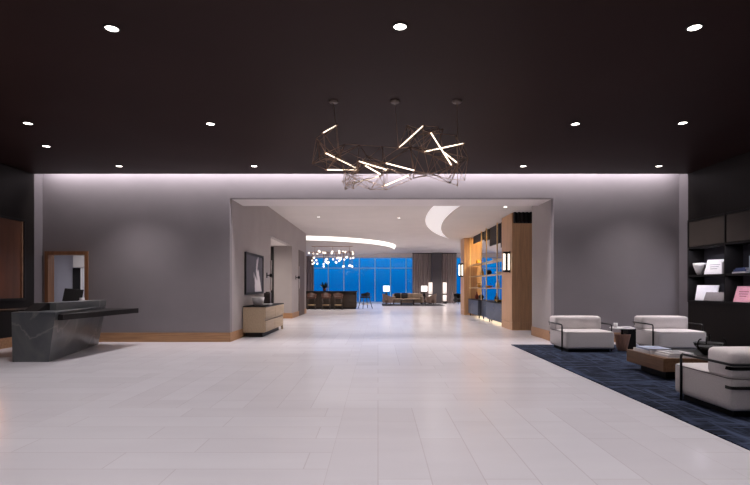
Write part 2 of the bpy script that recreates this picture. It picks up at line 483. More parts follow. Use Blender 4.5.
# baseboards
sbox('baseboard_back', (dx1 + 0.1, DB - 0.02, 0), (HW, DB, 0.24), 'base')
sbox('baseboard_left', (XL, -5, 0), (XL + 0.02, 12.9, 0.24), 'base')
b = NB(); box(b, (HW, DB - 0.02, 0), (HW + 0.02, 18.1, 0.24)); box(b, (HW, 22.6, 0), (HW + 0.02, 27, 0.24)); box(b, (-5.3, 22.58, 0), (HW + 0.02, 22.6, 0.24))
struct('baseboard_hall', b, 'base')
b = NB(); box(b, (4.536, DB - 0.02, 0), (4.556, 14.96, 0.26)); box(b, (4.536, 14.94, 0), (4.9, 14.96, 0.26)); struct('baseboard_pier', b, 'base')
sbox('baseboard_right', (4.556, DB - 0.02, 0), (XR, DB, 0.24), 'base')
# oak clad pillars, with recessed joints
def pillar(name, x0, x1, y0, y1, joints_x, joints_z):
    bb = NB(); g = 0.006
    xs = [x0] + joints_x + [x1]; zs = [0.0] + joints_z + [HD]
    box(bb, (x0 + 0.03, y0 + 0.03, 0), (x1, y1, HD))
    for a, c in zip(xs, xs[1:]):
        for e, h in zip(zs, zs[1:]):
            box(bb, (a + (g if a != x0 else 0), y0, e + (g if e else 0)), (c - g, y0 + 0.03, h - g))
    for e, h in zip(zs, zs[1:]):
        box(bb, (x0, y0 + 0.001, e + (g if e else 0)), (x0 + 0.03, y1, h - g))
    return struct(name, bb, 'oak')
pillar('wall_pillar_near', 4.385, 7.0, 16.5, 17.9, [4.66], [0.26, 2.23])
pillar('wall_pillar_far', 4.3, 5.2, 25.2, 26.3, [4.62, 4.9], [0.26])
# dark slatted grille above the near pillar's front
t = thing('slat_grille', 'dark vertical slat grille across the top of the near oak pillar', 'grille', (4.62, 16.5, 3.5))
obj('backing', box(NB(), (-0.2, -0.02, 0), (2.3, -0.001, 0.35)), 'black', t)
b = NB()
for k in range(18): box(b, (-0.2 + k * 0.13, -0.14, 0.03), (-0.14 + k * 0.13, -0.02, 0.35))
obj('slat_panel', b, 'dark_wall', t)

# office behind the doorway
OY = 16.0
sbox('wall_office_back', (-12.5, OY, 0), (-7.2, OY + 0.15, 2.9), 'office')
sbox('wall_office_right', (-7.2, DB + 0.2, 0), (-7.05, OY, 2.9), 'office')
sbox('wall_office_left', (-12.65, DB + 0.2, 0), (-12.5, OY, 2.9), 'office')
sbox('ceiling_office', (-12.5, DB + 0.2, 2.75), (-7.2, OY, 2.9), 'ceiling')
sbox('trim_3', (-9.45, OY - 0.35, 2.03), (-8.5, OY, 2.5), 'ceiling')           # pale bulkhead over the inner door
sbox('trim_4', (-9.25, OY - 0.3, 0), (-9.16, OY - 0.2, 2.03), 'white')         # white post
d3 = sbox('door_3', (-9.64, OY - 0.06, 0), (-9.36, OY - 0.005, 2.02), 'dark_fabric')
# doorway frame
b = NB()
y0, y1 = DB - 0.03, DB + 0.22
box(b, (dx0 - 0.07, y0, 0), (dx0 + 0.02, y1, dz + 0.07)); box(b, (dx1 - 0.02, y0, 0), (dx1 + 0.07, y1, dz + 0.07)); box(b, (dx0 + 0.02, y0, dz - 0.02), (dx1 - 0.02, y1, dz + 0.07))
struct('door_1', b, 'oak_frame')
# dark doors in the side corridor and at the end of the hall wall
sbox('door_2', (-5.0, 22.55, 0), (-4.66, 22.6, 3.2), 'black')
b = NB(); box(b, (HW, 24.45, 0), (HW + 0.03, 26.2, 3.2)); struct('door_4', b, 'dark_door')

# far window wall: one window per bay
xs = [-0.26 + 1.325 * k for k in range(-9, 11)]
for k, (a, c) in enumerate(zip(xs, xs[1:])):
    b = NB()
    box(b, (a - 0.035, 43.0, 0), (a + 0.035, 43.15, 3.9)); box(b, (a + 0.035, 43.02, 2.95), (c - 0.035, 43.13, 3.01))
    box(b, (a + 0.035, 43.0, 0), (c - 0.035, 43.15, 0.1)); box(b, (a + 0.035, 43.0, 3.82), (c - 0.035, 43.15, 3.9))
    w = struct('window_%d' % (k + 1), b, 'mullion')
    obj('glass_pane', box(NB(), (a + 0.035, 43.07, 0.1), (c - 0.035, 43.09, 3.82)), 'glass', w)
sbox('window_end_left', (-14, 43.0, 0), (xs[0], 43.2, 3.9), 'hall_wall')
sbox('window_end_right', (xs[-1], 43.0, 0), (14, 43.2, 3.9), 'hall_wall')
# dark structural pillar between the drapes
sbox('wall_window_pillar', (4.52, 42.3, 0), (5.34, 42.95, HZ), 'dusk_grey')

# ------------------------------------------------------------------ downlights in the ceilings
def downlight(name, x, y, z, r, label, m='black'):
    t = thing(name, label, 'ceiling light', (x, y, z), 0, 'recessed ceiling downlights')
    b = NB(); lathe(b, [(r * 0.78, -0.001), (r * 0.8, -0.012), (r, -0.01), (r * 1.04, 0.0)], 28); obj('trim_ring', b, m, t)
    b = NB(); lathe(b, [(0, -0.006), (r * 0.79, -0.006), (r * 0.79, -0.001)], 28); obj('lens', b, 'lens', t)
    return t
rows = [
 (-2.92, 5.54, 'round recessed downlight nearest the viewer, above the left of the floor'),
 (0.24, 5.50, 'round recessed downlight nearest the viewer, straight ahead in front of the chandelier'),
 (3.46, 5.52, 'round recessed downlight nearest the viewer, above the right of the floor'),
 (-6.08, 8.77, 'round recessed downlight in the second row, out over the near end of the desk'),
 (-2.92, 8.80, 'round recessed downlight in the second row, just left of the chandelier'),
 (3.44, 8.80, 'round recessed downlight in the second row, just right of the chandelier'),
 (5.28, 8.75, 'round recessed downlight in the second row, above the lounge chairs'),
 (-6.70, 10.2, 'small recessed downlight by the dark left wall, above the reception desk'),
 (-6.10, 11.9, 'far-row recessed downlight near the bright wall top, above the office doorway side'),
 (-2.92, 11.9, 'far-row recessed downlight near the bright wall top, left of the hall mouth'),
 (3.42, 11.9, 'far-row recessed downlight near the bright wall top, right of the chandelier'),
 (6.62, 11.9, 'far-row recessed downlight near the bright wall top, by the dark shelving wall')]
for x, y, lb in rows: downlight('ceiling_downlight', x, y, HC, 0.086, lb)
downlight('ceiling_downlight', -2.4, 20.4, HZ, 0.07, 'tiny downlight in the white hall ceiling over the console side', 'white')
downlight('ceiling_downlight', 0.86, 20.7, HZ, 0.07, 'tiny downlight in the white hall ceiling near the middle', 'white')
downlight('ceiling_downlight', 3.86, 15.3, HD, 0.07, 'tiny downlight in the curved lowered ceiling before the oak pillar', 'white')

# ------------------------------------------------------------------ chandelier
ct = thing('stick_chandelier', 'sprawling chandelier of thin bronze rods and glowing white light bars', 'chandelier', (0.26, 7.73, HC))
cl = Vector((0.26, 7.73, HC))
P = lambda px, py, d: Vector((X(px, d), d, Z(py, d))) - cl
bars = [((323.3, 132.7), (336.5, 125.5)), ((325.7, 153.1), (356.4, 168)), ((326.9, 169.7), (357, 170.2)), ((358.8, 161.3), (386.9, 169.9)),
        ((365.3, 165.6), (381, 174.5)), ((386, 163.2), (414.7, 170.6)), ((398.4, 148.3), (422.9, 126)), ((430.8, 132.7), (451.7, 165.6)),
        ((424.3, 151.7), (463.2, 143.5)), ((444, 152.4), (457.7, 163.2)), ((353.3, 183), (379.2, 176.4)), ((384, 186), (409, 175.2))]
nodes = []
for a, c in bars:
    d0 = random.uniform(7.3, 8.1); d1 = d0 + random.uniform(-0.25, 0.25)
    p, q = P(*a, d0), P(*c, d1)
    nodes += [p, q]
    bt = obj('light_bar', tube(NB(), [p, q], 0.009, 6), 'led', ct)
    u = (q - p).normalized()
    obj('end_cap', tube(NB(), [p - u * 0.03, p + u * 0.004], 0.011, 6), 'bronze', bt)
    obj('end_cap', tube(NB(), [q - u * 0.004, q + u * 0.03], 0.011, 6), 'bronze', bt)
def region(n, x0, x1, y0, y1):
    for _ in range(n):
        nodes.append(P(random.uniform(x0, x1), random.uniform(y0, y1), random.uniform(7.25, 8.2)))
region(11, 314, 352, 135, 186); region(6, 318, 360, 172, 190); region(10, 340, 425, 172, 192); region(6, 345, 400, 145, 172); region(13, 404, 466, 125, 189); region(6, 415, 458, 168, 189)
nodes.append(P(312, 164, 7.7)); nodes.append(P(468, 158, 7.7))
done = set(); rods = []
for i, p in enumerate(nodes):
    near = sorted(range(len(nodes)), key=lambda j: (nodes[j] - p).length)
    cnt = 0
    for j in near[1:]:
        L_ = (nodes[j] - p).length
        if L_ < 0.22: continue
        if (min(i, j), max(i, j)) in done: continue
        done.add((min(i, j), max(i, j))); rods.append((p, nodes[j])); cnt += 1
        if cnt == 3: break
random.shuffle(rods)
for p, q in rods[:100]:
    obj('bronze_rod', tube(NB(), [p, q], 0.0045, 5), 'bronze', ct)
b = NB()
for p, q in rods[100:]: tube(b, [p, q], 0.0035, 4)
rm = obj('bronze_rod_lattice', b, 'bronze', ct); rm['kind'] = 'stuff'
for px in (333.5, 395, 457):
    c = P(px, 101, 7.73); c.z = 0
    obj('ceiling_canopy', lathe(NB(), [(0, -0.03), (0.06, -0.03), (0.078, -0.012), (0.08, 0.0)], 20, c), 'canopy', ct)
    tgt = min(nodes, key=lambda n_: (Vector((n_.x, n_.y, 0)) - Vector((c.x, c.y, 0))).length - n_.z * 0.3)
    obj('suspension_cable', tube(NB(), [c + Vector((0, 0, -0.02)), tgt], 0.003, 5), 'bronze', ct)

# ------------------------------------------------------------------ lounge furniture on the navy rug
tag(obj('area_rug', box(NB(), (3.27, 3.0, 0.001), (7.75, 12.4, 0.014)), 'rug'), 'large navy woven rug with fine lighter streaks under the lounge chairs', 'rug')
RT = 0.014
def lounge_chair(label, loc, rz, w=1.05, dp=1.06):
    t = thing('lounge_chair', label, 'chair', loc, rz, 'boxy pale lounge chairs on the navy rug')
    hw, hd = w / 2, dp / 2
    obj('seat', cushion(NB(), (-hw, -hd, 0.07), (hw, hd, 0.45), 9, 14, 0.008), 'fabric', t)
    obj('backrest', cushion(NB(), (-hw - 0.005, hd - 0.41, 0.43), (hw + 0.005, hd + 0.01, 0.735), 6, 14, 0.012), 'fabric', t)
    obj('plinth', box(NB(), (-hw + 0.08, -hd + 0.08, 0), (hw - 0.08, hd - 0.08, 0.075)), 'black', t)
    # piping just under the seat's top edge
    pz = 0.428; e = 0.004
    loop = rounded([(-hw - e, 0, pz), (-hw - e, -hd - e, pz), (hw + e, -hd - e, pz), (hw + e, hd + e, pz), (-hw - e, hd + e, pz), (-hw - e, 0, pz)], 0.08)
    obj('piping', tube(NB(), loop[:-1], 0.005, 6, closed=True), 'taupe_book', t)
    xa = hw + 0.02; yf = -hd + 0.19; yb = hd + 0.03; az = 0.585
    arm = rounded([(-xa, yf, 0), (-xa, yf, az), (-xa, yb, az), (xa, yb, az), (xa, yf, az), (xa, yf, 0)], 0.05)
    obj('arm_frame', tube(NB(), arm, 0.015, 8), 'black_metal', t)
    for z in (0.54, 0.33):
        g = 0.012
        band = rounded([(-hw - g, hd - 0.08, z), (-hw - g, hd + 0.02, z), (hw + g, hd + 0.02, z), (hw + g, hd - 0.08, z)], 0.06)
        bb = NB(); rows_ = []
        for p in band:
            rows_.append([bb.verts.new((p.x, p.y, p.z - 0.018)), bb.verts.new((p.x, p.y, p.z + 0.018))])
        for a, c in zip(rows_, rows_[1:]):
            f = bb.faces.new((a[0], c[0], c[1], a[1])); f.smooth = True
        bmesh.ops.solidify(bb, geom=bb.faces[:], thickness=0.008)
        obj('strap', bb, 'black_metal', t)
    return t
c0 = lounge_chair('pale grey lounge chair closest to the hall opening, facing the viewer', (4.59, 11.44, RT), 0)
dup(c0, (6.6, 11.46, RT), 0, 'pale grey lounge chair facing the viewer behind the wooden coffee table')
dup(c0, (4.35, 6.0, RT), PI, 'foreground pale grey lounge chair seen from behind with black strapped back')

t = thing('coffee_table', 'low brown wooden block coffee table holding large books', 'table', (4.33, 7.66, RT))
obj('table_block', box(NB(), (0, 0, 0.13), (0.7, 1.14, 0.335), 0.006), 'walnut', t)
obj('plinth', box(NB(), (0.15, 0.2, 0), (0.58, 0.94, 0.13)), 'black', t)
t = thing('low_table', 'low black table beside the wooden block table, under the dark bowls', 'table', (5.06, 7.76, RT))
obj('table_top', box(NB(), (0, 0, 0.29), (0.9, 1.12, 0.33), 0.005), 'black', t)
obj('base', box(NB(), (0.04, 0.04, 0), (0.86, 1.08, 0.29)), 'black', t)
TT = RT + 0.335
def book(name, label, loc, w, d, h, cover, rz=0, parent=None, group=None, cat='book', inset=None):
    t = thing(name, label, cat, loc, rz, group)
    b = NB(); c = min(0.006, h * 0.2)
    box(b, (-w / 2, -d / 2, 0), (w / 2, d / 2, c)); box(b, (-w / 2, -d / 2, h - c), (w / 2, d / 2, h)); box(b, (-w / 2, -d / 2, c), (-w / 2 + 0.006, d / 2, h - c))
    obj('cover', b, cover, t)
    obj('pages', box(NB(), (-w / 2 + 0.006, -d / 2 + 0.006, c), (w / 2 - 0.006, d / 2 - 0.006, h - c)), 'paper', t)
    if inset: obj('cover_picture', box(NB(), (-w * 0.3, -d * 0.28, h), (w * 0.3, d * 0.3, h + 0.0015)), inset, t)
    return t
G = 'large books on the wooden coffee table'
book('coffee_table_book', 'large white book at the bottom of the far pair on the wooden table', (4.59, 8.42, TT), 0.40, 0.50, 0.05, 'paper', 0.05, group=G)
book('coffee_table_book', 'pale blue book lying on top of the far white book', (4.58, 8.40, TT + 0.0515), 0.36, 0.46, 0.03, 'pale_blue', -0.06, group=G)
book('coffee_table_book', 'thick white book at the bottom of the near pair on the wooden table', (4.66, 7.93, TT), 0.44, 0.40, 0.04, 'paper', 0.0, group=G)
book('coffee_table_book', 'white book with grey cover picture on top of the near pair', (4.655, 7.92, TT + 0.0415), 0.38, 0.35, 0.025, 'white', 0.06, group=G, inset='grey_book')

# black vessels on the low table
LT = RT + 0.331
def loop_vessel(name, label, loc, s, rz):
    t = thing(name, label, 'bowl', loc, rz, 'dark bowls on the black low table')
    obj('bowl', lathe(NB(), [(0, 0), (0.09 * s, 0), (0.10 * s, 0.012), (0.15 * s, 0.06 * s), (0.165 * s, 0.10 * s), (0.155 * s, 0.10 * s), (0.13 * s, 0.06 * s), (0, 0.03 * s)], 24), 'black', t)
    for sg in (-1, 1):
        pts = [(sg * (0.15 * s + 0.05 * s * math.sin(a)), 0.0, 0.07 * s + 0.12 * s * (1 - math.cos(a)) / 2) for a in [PI * k / 8 for k in range(9)]]
        obj('handle', tube(NB(), pts, 0.009 * s, 6), 'black_metal', t)
    return t
v = loop_vessel('handled_bowl', 'near black bowl with loop handles on the black low table', (5.37, 8.12, LT), 1.35, 0.2)
dup(v, (5.66, 8.66, LT), 0.9, 'farther black bowl with loop handles on the black low table')

# side table between the two far chairs
t = thing('side_table', 'small table with pale round top and tapered wooden base between two chairs', 'table', (5.44, 11.25, RT))
obj('table_top', lathe(NB(), [(0, 0.49), (0.25, 0.49), (0.26, 0.497), (0.26, 0.508), (0.25, 0.515), (0, 0.515)], 32), 'white', t)
obj('pedestal', lathe(NB(), [(0, 0), (0.09, 0), (0.10, 0.02), (0.17, 0.34), (0.175, 0.36), (0, 0.36)], 28), 'pinkwood', t)
obj('column', lathe(NB(), [(0, 0.35), (0.03, 0.35), (0.03, 0.49), (0, 0.49)], 12), 'black_metal', t)
obj('dark_block', box(NB(), (0.12, -0.02, 0), (0.3, 0.3, 0.485), 0.004), 'black', t)  # plain dark block behind the pedestal
b = NB(); lathe(b, [(0, 0), (0.034, 0), (0.04, 0.01), (0.042, 0.10), (0.037, 0.10), (0.035, 0.015), (0, 0.012)], 20)
tag(obj('drinking_cup', b, 'white', None, (5.27, 11.2, RT + 0.516)), 'small white cup on the pale round side table', 'cup')
b = NB(); lathe(b, [(0, 0), (0.07, 0), (0.11, 0.018), (0.105, 0.02), (0.07, 0.006), (0, 0.006)], 24)
tag(obj('serving_plate', b, 'paper', None, (5.52, 11.22, RT + 0.516)), 'shallow pale plate beside the cup on the round side table', 'plate')

# ------------------------------------------------------------------ shelving built into the dark right wall
st = thing('wall_shelving', 'black built-in shelving recessed into the dark right wall', 'shelves', (XR, RD0, RZ0))
sd = 0.40
zs_ = [0.0, 0.65, 1.345, RZ1 - RZ0]
ds_ = [0.0, 1.37, 2.74, RD1 - RD0]
obj('back_panel', box(NB(), (sd - 0.02, 0.001, 0.001), (sd + 0.015, RD1 - RD0 - 0.001, RZ1 - RZ0 - 0.001)), 'niche', st)
for z in (0.0, 0.65 - 0.02, 1.345 - 0.02, RZ1 - RZ0 - 0.05):
    obj('shelf_board', box(NB(), (-0.015, 0.001, z + 0.001), (sd - 0.02, RD1 - RD0 - 0.001, z + 0.045)), 'black', st)
for d in (0.0, 1.37 - 0.02, 2.74 - 0.02, RD1 - RD0 - 0.042):
    obj('upright', box(NB(), (-0.02, d + 0.001, 0.001), (sd - 0.02, d + 0.041, RZ1 - RZ0 - 0.001)), 'black', st)
for d0, d1 in zip(ds_, ds_[1:]):
    obj('cupboard_door', box(NB(), (0.0, d0 + 0.03, 1.345 + 0.035), (0.02, d1 - 0.03, RZ1 - RZ0 - 0.055), 0.003), mat('brown_cupboard_panel', (62, 54, 48), 0.55, var=0.1, scale=2), st)
S1, S2 = RZ0 + 0.046, RZ0 + 0.65 + 0.026    # shelf tops: lower, upper
# place things by where they show on the shelf: shelf line X ~ XR+0.18
sx = XR + 0.13
def onshelf(px): return (sx) * F / (px - VX)      # depth at which a shelf object shows at px
# upper first bay
t = tag(obj('tapered_vase', lathe(NB(), [(0, 0), (0.045, 0), (0.08, 0.06), (0.135, 0.22), (0.145, 0.29), (0.135, 0.29), (0.07, 0.06), (0, 0.03)], 24), 'white', None, (sx, onshelf(699.5), S2)), 'white tapered vase on the upper lit shelf', 'vase')
def leaning(name, label, px, z, w, h, m, lean=0.3, cat='book', yaw=0.0, x=None):
    """an upright book or board shown face out, leaning back; faces the room (-x)"""
    xx = x if x else sx
    t = thing(name, label, cat, (xx, xx * F / (px - VX), z), yaw)
    u = Vector((math.sin(lean), 0, math.cos(lean))); n_ = Vector((-math.cos(lean), 0, math.sin(lean)))
    t.rotation_euler.z = yaw or 0.38
    th = 0.022
    def slab(y0, y1, h0, h1, t0, t1):
        bb = NB(); vs = []
        lower = [Vector((0, y0, 0)) + u * h0 + n_ * t0, Vector((0, y1, 0)) + u * h0 + n_ * t0, Vector((0, y1, 0)) + u * h0 + n_ * t1, Vector((0, y0, 0)) + u * h0 + n_ * t1]
        return loft(bb, lower, [p + u * (h1 - h0) for p in lower])
    off = 0.022 * math.sin(lean)
    t.location.z = z
    obj('cover', slab(-w / 2, w / 2, 0, h, 0, th), m, t)
    obj('pages', slab(-w / 2 + 0.005, w / 2 - 0.005, 0.006, h - 0.006, -0.012, 0.0), 'paper', t)
    return t
def cover_lines(t, w, h, m, lean=0.3):
    u = Vector((math.sin(lean), 0, math.cos(lean))); n_ = Vector((-math.cos(lean), 0, math.sin(lean)))
    bb = NB()
    for k in range(3):
        h0 = h * (0.62 - 0.14 * k); w2 = w * (0.3 - 0.05 * k)
        lower = [Vector((0, s_ * w2, 0)) + u * h0 + n_ * tt for s_, tt in ((-1, 0.022), (1, 0.022), (1, 0.0235), (-1, 0.0235))]
        loft(bb, lower, [p + u * h * 0.04 for p in lower])
    obj('cover_pattern', bb, m, t)
bk = leaning('display_book', 'white book leaning face out on the upper lit shelf', 713, S2, 0.42, 0.37, 'white', 0.36)
cover_lines(bk, 0.42, 0.37, 'grey_book', 0.36)
gy = onshelf(723)
for k, (h, m, lb) in enumerate(((0.27, 'grey_book', 'first grey book standing upright beside the white leaning book'), (0.29, 'taupe_book', 'taupe book standing between the two grey upright books'), (0.28, 'grey_book', 'last grey upright book, next to the black divider'))):
    t = thing('shelf_book', lb, 'book', (sx + 0.1, gy - 0.05 * k, S2), 0, 'upright books on the upper shelf')
    b = NB(); box(b, (-0.11, -0.021, 0), (0.11, -0.017, h)); box(b, (-0.11, 0.017, 0), (0.11, 0.021, h)); box(b, (-0.115, -0.021, 0), (-0.11, 0.021, h)); obj('cover', b, m, t)
    obj('pages', box(NB(), (-0.11, -0.017, 0.005), (0.105, 0.017, h - 0.005)), 'paper', t)
# lower first bay: a fan of pale panels and a taupe box
fy = onshelf(706)
leaning('display_book', 'wide pale grey book leaning face out on the lower shelf behind a taupe one', 706, S1, 0.54, 0.38, 'paper', 0.24, x=sx + 0.02)
leaning('display_book', 'small taupe book leaning in front of the wide pale grey book', 713.5, S1, 0.46, 0.22, 'taupe_book', 0.45, x=sx - 0.1)
# second bay
book('shelf_book', 'white book lying flat at the bottom of the blue pile, upper shelf', (sx, onshelf(744), S2), 0.24, 0.40, 0.035, 'paper', cat='book')
book('shelf_book', 'dark blue book lying on the flat white book, upper shelf', (sx, onshelf(744.5), S2 + 0.036), 0.22, 0.36, 0.05, 'blue_book', 0.05)
book('shelf_book', 'slimmer blue book on top of the blue pile, upper shelf', (sx, onshelf(745), S2 + 0.087), 0.2, 0.32, 0.035, 'blue_book', -0.06)
t = thing('shelf_book', 'tall pale blue book standing upright past the blue pile', 'book', (sx, onshelf(751.5) - 0.08, S2))
obj('cover', box(NB(), (-0.1, -0.02, 0), (0.1, 0.02, 0.36), 0.003), 'pale_blue', t)
bk = leaning('display_book', 'pink book leaning face out on the lower shelf', 742, S1, 0.36, 0.37, 'pink', 0.4)
cover_lines(bk, 0.36, 0.37, 'red', 0.4)
# ------------------------------------------------------------------ reception desk, left
t = thing('reception_desk', 'angular dark veined stone reception desk with black projecting counter', 'desk', (-6.97, 9.63, 0))
o_ = Vector((-6.97, 9.63, 0))
V = lambda x, y, z: Vector((x, y, z)) - o_
b = NB()
loft(b, [V(-6.97, 9.63, 0), V(-6.28, 9.63, 0), V(-6.95, 12.55, 0), V(-7.75, 12.55, 0)],
        [V(-6.97, 9.6, .95), V(-6.13, 9.6, .95), V(-6.74, 12.5, .95), V(-7.75, 12.5, .95)])
obj('stone_body', b, 'stone', t)
b = NB(); loft(b, [V(-7.0, 10.35, .95), V(-6.6, 10.35, .95), V(-6.74, 12.5, .95), V(-7.05, 12.5, .95)],
                  [V(-7.0, 10.35, 1.105), V(-6.6, 10.35, 1.105), V(-6.72, 12.5, 1.105), V(-7.05, 12.5, 1.105)])
obj('raised_ledge', b, 'stone', t)
b = NB(); prism(b, [(-6.4 - o_.x, 9.75 - o_.y), (-6.08 - o_.x, 9.745 - o_.y), (-5.91 - o_.x, 12.46 - o_.y), (-6.9 - o_.x, 12.46 - o_.y)], .79, .9)
obj('counter_slab', b, 'black', t)
b = NB(); loft(b, [V(-7.0, 9.95, .951), V(-6.72, 9.95, .951), V(-6.72, 10.34, .951), V(-7.0, 10.34, .951)], [V(-7.0, 10.28, 1.1), V(-6.72, 10.28, 1.1), V(-6.72, 10.34, 1.1), V(-7.0, 10.34, 1.1)])
obj('ledge_end_panel', b, 'black', t)
b = NB(); prism(b, [(-7.7 - o_.x, 9.9 - o_.y), (-7.05 - o_.x, 9.9 - o_.y), (-7.1 - o_.x, 12.4 - o_.y), (-7.72 - o_.x, 12.4 - o_.y)], .95, .975)
obj('work_surface', b, 'black', t)
t = thing('computer_monitor', 'black computer monitor seen from behind on the reception desk', 'monitor', (-7.25, 12.0, 0.976), 0.35)
obj('stand_base', box(NB(), (-0.1, -0.08, 0), (0.1, 0.08, 0.015), 0.003), 'black', t)
obj('stand_neck', box(NB(), (-0.025, -0.02, 0.014), (0.025, 0.0, 0.2), 0.003), 'black', t)
b = NB(); box(b, (-0.2, -0.016, -0.16), (0.2, 0.016, 0.16), 0.006)
bmesh.ops.rotate(b, verts=b.verts, cent=(0, 0, 0), matrix=Matrix.Rotation(-0.35, 3, 'X') @ Matrix.Rotation(0.1, 3, 'Y'))
obj('screen', b, 'black', t, (0, 0.02, 0.25))
t = thing('card_holder', 'small white card holder on the raised stone ledge of the desk', 'holder', (-6.88, 11.75, 1.106))
obj('tray', box(NB(), (-0.05, -0.08, 0), (0.05, 0.08, 0.012), 0.002), 'white', t)
obj('cards', box(NB(), (-0.03, -0.06, 0.012), (0.02, 0.06, 0.07), 0.002), 'paper', t)

# framed russet panel on the dark left wall
t = thing('wall_panel', 'large russet wood panel in black frame on the dark left wall', 'wall panel', (XL, 9.6, 1.10))
obj('panel', box(NB(), (0.002, 0.05, 0.05), (0.02, 2.75, 1.93)), 'copper', t)
b = NB()
for lo, hi in (((0, 0, 0), (0.06, 2.8, 0.06)), ((0, 0, 1.92), (0.06, 2.8, 1.98)), ((0, 0, 0.06), (0.06, 0.06, 1.92)), ((0, 2.74, 0.06), (0.06, 2.8, 1.92))): box(b, lo, hi)
obj('frame', b, 'black', t)
obj('inner_bead', box(NB(), (0.02, 2.68, 0.06), (0.045, 2.72, 1.92)), 'bronze', t)

# ------------------------------------------------------------------ console, painting, sconces on the hall's left wall
t = thing('console_cabinet', 'taupe veneer console cabinet with drawers under the dark painting', 'cabinet', (HW + 0.02, 14.3, 0))
W_, L_ = 0.64, 2.8
obj('carcass', box(NB(), (0.0, 0.0, 0.13), (W_ - 0.03, L_ - 0.12, 0.85), 0.004), 'console', t)
obj('cabinet_top', box(NB(), (0.0, -0.01, 0.85), (W_, L_, 0.875), 0.003), 'black', t)
obj('plinth', box(NB(), (0.06, 0.06, 0), (W_ - 0.1, L_ - 0.4, 0.13)), 'black', t)
for z0, z1, e in ((0.52, 0.84, 0.0), (0.14, 0.46, 0.2)):
    for k in range(2):
        a0 = 0.01 + k * (L_ - e) / 2; a1 = (k + 1) * (L_ - e) / 2 - 0.01
        dr = obj('drawer', box(NB(), (W_ - 0.03, a0, z0), (W_, a1, z1), 0.003), 'console', t)
        obj('finger_pull', box(NB(), (W_ - 0.012, a0, z1 - 0.002), (W_ - 0.002, a1, z1 + 0.01)), 'black', dr)
obj('leg', box(NB(), (W_ - 0.08, L_ - 0.1, 0), (W_ - 0.02, L_ - 0.04, 0.85), 0.003), 'console', t)
t = thing('glass_bowl', 'frosted pale glass bowl on the near end of the console', 'bowl', (-3.55, 14.95, 0.876))
obj('bowl', lathe(NB(), [(0, 0), (0.10, 0), (0.15, 0.06), (0.19, 0.24), (0.18, 0.24), (0.14, 0.07), (0, 0.02)], 28), 'white', t)
t = thing('stacked_tray', 'low white tray between the pale bowl and dark vase on the console', 'tray', (-3.42, 15.5, 0.876))
obj('tray', box(NB(), (-0.14, -0.2, 0), (0.14, 0.2, 0.03), 0.006), 'white', t)
t = thing('dark_vase', 'dark upright rectangular vase standing on the console', 'vase', (-3.55, 16.25, 0.876))
b = NB(); box(b, (-0.1, -0.1, 0), (0.1, 0.1, 0.36), 0.012); obj('body', b, mat('smoky_vase', (92, 82, 78), 0.4, var=0.1), t)
obj('rim', lathe(NB(), [(0.05, 0.355), (0.07, 0.36), (0.07, 0.39), (0.055, 0.39), (0.05, 0.36)], 20), 'black', t)
t = thing('framed_painting', 'dark abstract painting with a pale plume on the left hall wall', 'painting', (HW, 15.65, 1.82))
obj('canvas', box(NB(), (0.004, -1.05, -0.55), (0.03, 1.05, 0.55)), 'art', t)
b = NB()
for lo, hi in (((0, -1.12, -0.62), (0.05, 1.12, -0.55)), ((0, -1.12, 0.55), (0.05, 1.12, 0.62)), ((0, -1.12, -0.55), (0.05, -1.05, 0.55)), ((0, 1.05, -0.55), (0.05, 1.12, 0.55))): box(b, lo, hi)
obj('frame', b, 'black', t)
def small_sconce(label, loc):
    t = thing('wall_sconce', label, 'wall lamp', loc)
    obj('back_plate', box(NB(), (0, -0.06, -0.09), (0.02, 0.06, 0.09), 0.003), 'black_metal', t)
    obj('arm', box(NB(), (0.02, -0.015, -0.015), (0.10, 0.015, 0.015)), 'black_metal', t)
    obj('collar', lathe(NB(), [(0.03, -0.06), (0.055, -0.055), (0.055, 0.055), (0.03, 0.06)], 16, (0.15, 0, 0)), 'black_metal', t)
    for s_, nm in ((1, 'upper'), (-1, 'lower')):
        obj('glass_tube', lathe(NB(), [(0, s_ * 0.055), (0.035, s_ * 0.055), (0.035, s_ * 0.5), (0.025, s_ * 0.52), (0, s_ * 0.52)], 14, (0.15, 0, 0)), 'hall_wall', t)
    return t
s0 = small_sconce('slim wall lamp with black collar between painting and corridor opening', (HW, 17.45, 1.82))
dup(s0, (HW, 23.6, 1.85), 0, 'slim wall lamp with black collar beside the dark far door')
def twin_sconce(label, loc):
    t = thing('tube_sconce', label, 'wall lamp', loc)
    obj('back_plate', box(NB(), (-0.012, -0.06, -0.36), (0, 0.06, 0.36), 0.003), 'black_metal', t)
    obj('top_cap', box(NB(), (-0.23, -0.05, 0.27), (0, 0.05, 0.34), 0.004), 'black_metal', t)
    obj('bottom_cap', box(NB(), (-0.23, -0.05, -0.34), (0, 0.05, -0.27), 0.004), 'black_metal', t)
    for x in (-0.05, -0.19):
        obj('glass_tube', lathe(NB(), [(0, -0.27), (0.036, -0.27), (0.036, 0.27), (0, 0.27)], 14, (x, 0, 0)), 'tube', t)
    obj('divider', box(NB(), (-0.15, -0.07, -0.27), (-0.09, 0.07, 0.27)), 'black_metal', t)
    return t
s1 = twin_sconce('tall sconce with two glowing tubes on the near oak pillar', (4.385, 16.78, 2.25))
dup(s1, (4.3, 25.5, 2.25), 0, 'tall sconce with two glowing tubes on the far oak pillar')

